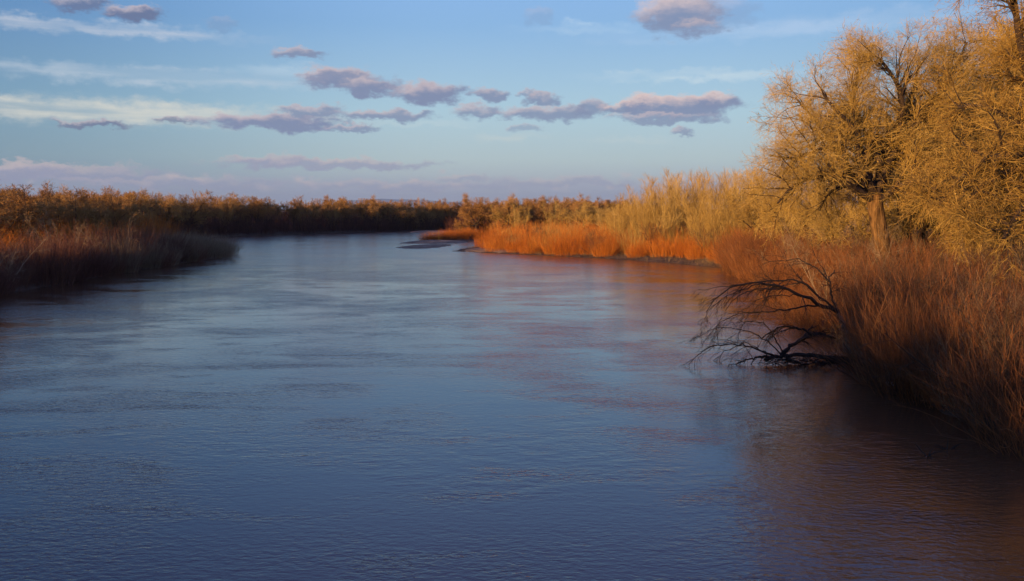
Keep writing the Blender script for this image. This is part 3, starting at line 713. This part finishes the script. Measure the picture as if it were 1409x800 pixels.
wn = N.new('ShaderNodeTexNoise'); wn.inputs['Scale'].default_value = 1; wn.inputs['Detail'].default_value = 6; wn.inputs['Roughness'].default_value = .62
mp = N.new('ShaderNodeMapping'); mp.inputs['Scale'].default_value = (38, 70, 1); Lk.new(comb.outputs[0], mp.inputs[0]); Lk.new(mp.outputs[0], wn.inputs['Vector'])
wsub = N.new('ShaderNodeVectorMath'); wsub.operation = 'SUBTRACT'; Lk.new(wn.outputs['Color'], wsub.inputs[0]); wsub.inputs[1].default_value = (.5, .5, .5)
wmul = N.new('ShaderNodeVectorMath'); wmul.operation = 'MULTIPLY_ADD'; Lk.new(wsub.outputs[0], wmul.inputs[0]); wmul.inputs[1].default_value = (.050, .030, 0); Lk.new(comb.outputs[0], wmul.inputs[2])
warped = wmul.outputs[0]
wn2 = N.new('ShaderNodeTexNoise'); wn2.inputs['Scale'].default_value = 1; wn2.inputs['Detail'].default_value = 5; wn2.inputs['Roughness'].default_value = .65
mp3 = N.new('ShaderNodeMapping'); mp3.inputs['Scale'].default_value = (60, 110, 1); mp3.inputs['Location'].default_value = (3, 7, 0); Lk.new(comb.outputs[0], mp3.inputs[0]); Lk.new(mp3.outputs[0], wn2.inputs['Vector'])
def ang(px, py):
    r = ray(px, py); r = r / np.linalg.norm(r); return math.atan2(r[0], r[1]), math.asin(r[2])
def ellipse(px, py, rx, ry, src, tilt=0):
    a, e_ = ang(px, py); ix, iy = F / rx, F / ry
    v = N.new('ShaderNodeVectorMath'); v.operation = 'MULTIPLY_ADD'; Lk.new(src, v.inputs[0]); v.inputs[1].default_value = (ix, iy, 0); v.inputs[2].default_value = (-a * ix, -e_ * iy, 0)
    l = N.new('ShaderNodeVectorMath'); l.operation = 'LENGTH'; Lk.new(v.outputs[0], l.inputs[0])
    return v.outputs[0], l.outputs['Value']
# high thin streaks
sn = N.new('ShaderNodeTexNoise'); sn.inputs['Scale'].default_value = 1; sn.inputs['Detail'].default_value = 4
mp2 = N.new('ShaderNodeMapping'); mp2.inputs['Scale'].default_value = (6, 60, 1); mp2.inputs['Rotation'].default_value = (0, 0, .05); Lk.new(comb.outputs[0], mp2.inputs[0]); Lk.new(mp2.outputs[0], sn.inputs['Vector'])
streakn = MR(sn.outputs['Fac'], .35, .65, .25, 1)
for (px, py, rx, ry, s, c) in [(110, 38, 230, 10, .65, (196, 198, 204)), (200, 104, 330, 13, .65, (185, 194, 203)), (140, 154, 330, 19, .9, (206, 203, 190)), (400, 98, 90, 9, .35, (190, 205, 215)),
                               (810, 40, 110, 9, .5, (185, 205, 220)), (1050, 45, 240, 12, .35, (185, 200, 220)), (960, 103, 160, 9, .55, (195, 208, 212)), (1250, 20, 240, 12, .3, (180, 195, 215)),
                               (860, 193, 70, 6, .35, (195, 200, 195)), (300, 168, 120, 8, .5, (190, 195, 190)), (700, 190, 60, 6, .3, (200, 200, 190)), (600, 172, 90, 5, .3, (195, 205, 205))]:
    _, l = ellipse(px, py, rx, ry, warped)
    cur = MIX(M_('MULTIPLY', MR(l, 1.25, .1, 0, s), streakn), cur, sk(*c))
# low bank of cloud along the horizon
top = ang(700, 246)[1]
wsep = N.new('ShaderNodeSeparateXYZ'); Lk.new(warped, wsep.inputs[0])
el_w = wsep.outputs[1]
cur = MIX(MR(el_w, top + .006, top - .008, 0, .55), cur, sk(150, 154, 172))
lob = MR(wn.outputs['Fac'], .50, .68, 0, .6)
bandm = M_('MULTIPLY', MR(el_w, top + .008, top - .002, 0, 1), MR(el_w, top - .022, top - .004, 0, 1))
cur = MIX(M_('MULTIPLY', bandm, lob), cur, sk(196, 180, 176))
# separate clouds, each lit warm on its upper left
CL = [(185, 20, 36, 11, .85), (108, 4, 32, 10, .75), (303, 34, 18, 8, .22), (411, 73, 32, 9, .9), (475, 110, 62, 15, 1), (510, 120, 40, 14, 1), (592, 128, 55, 14, 1), (455, 104, 40, 7, .7),
      (672, 131, 26, 9, .9), (656, 155, 34, 11, .8), (722, 131, 14, 6, .7), (748, 136, 26, 9, .85), (752, 156, 72, 10, .85), (816, 146, 26, 11, .85), (930, 146, 86, 16, .95), (985, 138, 32, 12, .9), (860, 149, 30, 10, .8),
      (915, 163, 74, 8, .8), (937, 183, 19, 6, .75), (372, 168, 100, 11, 1), (430, 154, 48, 9, .85), (486, 177, 38, 6, .8), (530, 159, 66, 8, .85), (126, 172, 46, 5, .8), (241, 167, 24, 5, .7),
      (450, 225, 150, 8, .75), (380, 220, 60, 7, .5), (935, 18, 55, 30, .9), (968, 38, 36, 12, .5), (741, 23, 18, 9, .22), (720, 178, 22, 5, .5), (95, 238, 120, 12, .75), (30, 236, 60, 11, .6), (640, 243, 40, 5, .5), (250, 252, 130, 9, .5), (560, 256, 160, 8, .45), (780, 250, 90, 7, .45), (1000, 17, 40, 22, .25)]
for (px, py, rx, ry, s) in CL:
    v, l = ellipse(px, py, rx * 1.12, ry * 1.12, warped)
    dt = N.new('ShaderNodeVectorMath'); dt.operation = 'DOT_PRODUCT'; Lk.new(v, dt.inputs[0]); dt.inputs[1].default_value = (-.25, .7, 0)
    pk = (py < 60 and px > 800) or (px > 840 and 130 < py < 155) or py > 215
    warm = (206, 182, 176) if pk else (178, 166, 172)
    dark_ = (116, 128, 156) if px > 250 else (92, 100, 130)
    if py > 215: warm, dark_ = (190, 174, 172), (140, 142, 164)
    colr = MIX(MR(dt.outputs['Value'], -.15, .6), sk(*dark_), sk(*warm))
    l = M_('MULTIPLY_ADD', wn2.outputs['Fac'], .9, l)
    cur = MIX(MR(l, 1.55, 1.0, 0, s), cur, colr)
Lk.new(cur, bg.inputs[0]); bg.inputs[1].default_value = STR

# ------------------------------------------------------------------ air
hb = bpy.data.meshes.new('haze'); x0, x1, y0, y1, z0, z1 = -17000, 17000, -400, 34500, -3, 560
hb.from_pydata([(x, y, z) for x in (x0, x1) for y in (y0, y1) for z in (z0, z1)], [], [(0, 1, 3, 2), (4, 6, 7, 5), (0, 4, 5, 1), (2, 3, 7, 6), (0, 2, 6, 4), (1, 5, 7, 3)])
mh = bpy.data.materials.new('air'); mh.use_nodes = True; mh.node_tree.nodes.clear()
ou = mh.node_tree.nodes.new('ShaderNodeOutputMaterial'); pv = mh.node_tree.nodes.new('ShaderNodeVolumePrincipled')
pv.inputs['Color'].default_value = (.45, .68, 1, 1); pv.inputs['Density'].default_value = 3.5e-5
mh.node_tree.links.new(pv.outputs[0], ou.inputs['Volume']); hb.materials.append(mh)
ho = bpy.data.objects.new('haze', hb); COL.objects.link(ho); tag(ho, 'thin pale air over the whole valley', 'haze', kind='stuff')

# ------------------------------------------------------------------ render settings
vs = sc.view_settings; vs.view_transform = 'Standard'; vs.look = 'None'; vs.gamma = 1; vs.exposure = 0.37; vs.use_curve_mapping = False
cy = sc.cycles; cy.max_bounces = 5; cy.diffuse_bounces = 2; cy.glossy_bounces = 3; cy.transmission_bounces = 2; cy.volume_bounces = 0; cy.transparent_max_bounces = 8
cy.use_denoising = True; cy.use_adaptive_sampling = False; cy.sample_clamp_indirect = 6
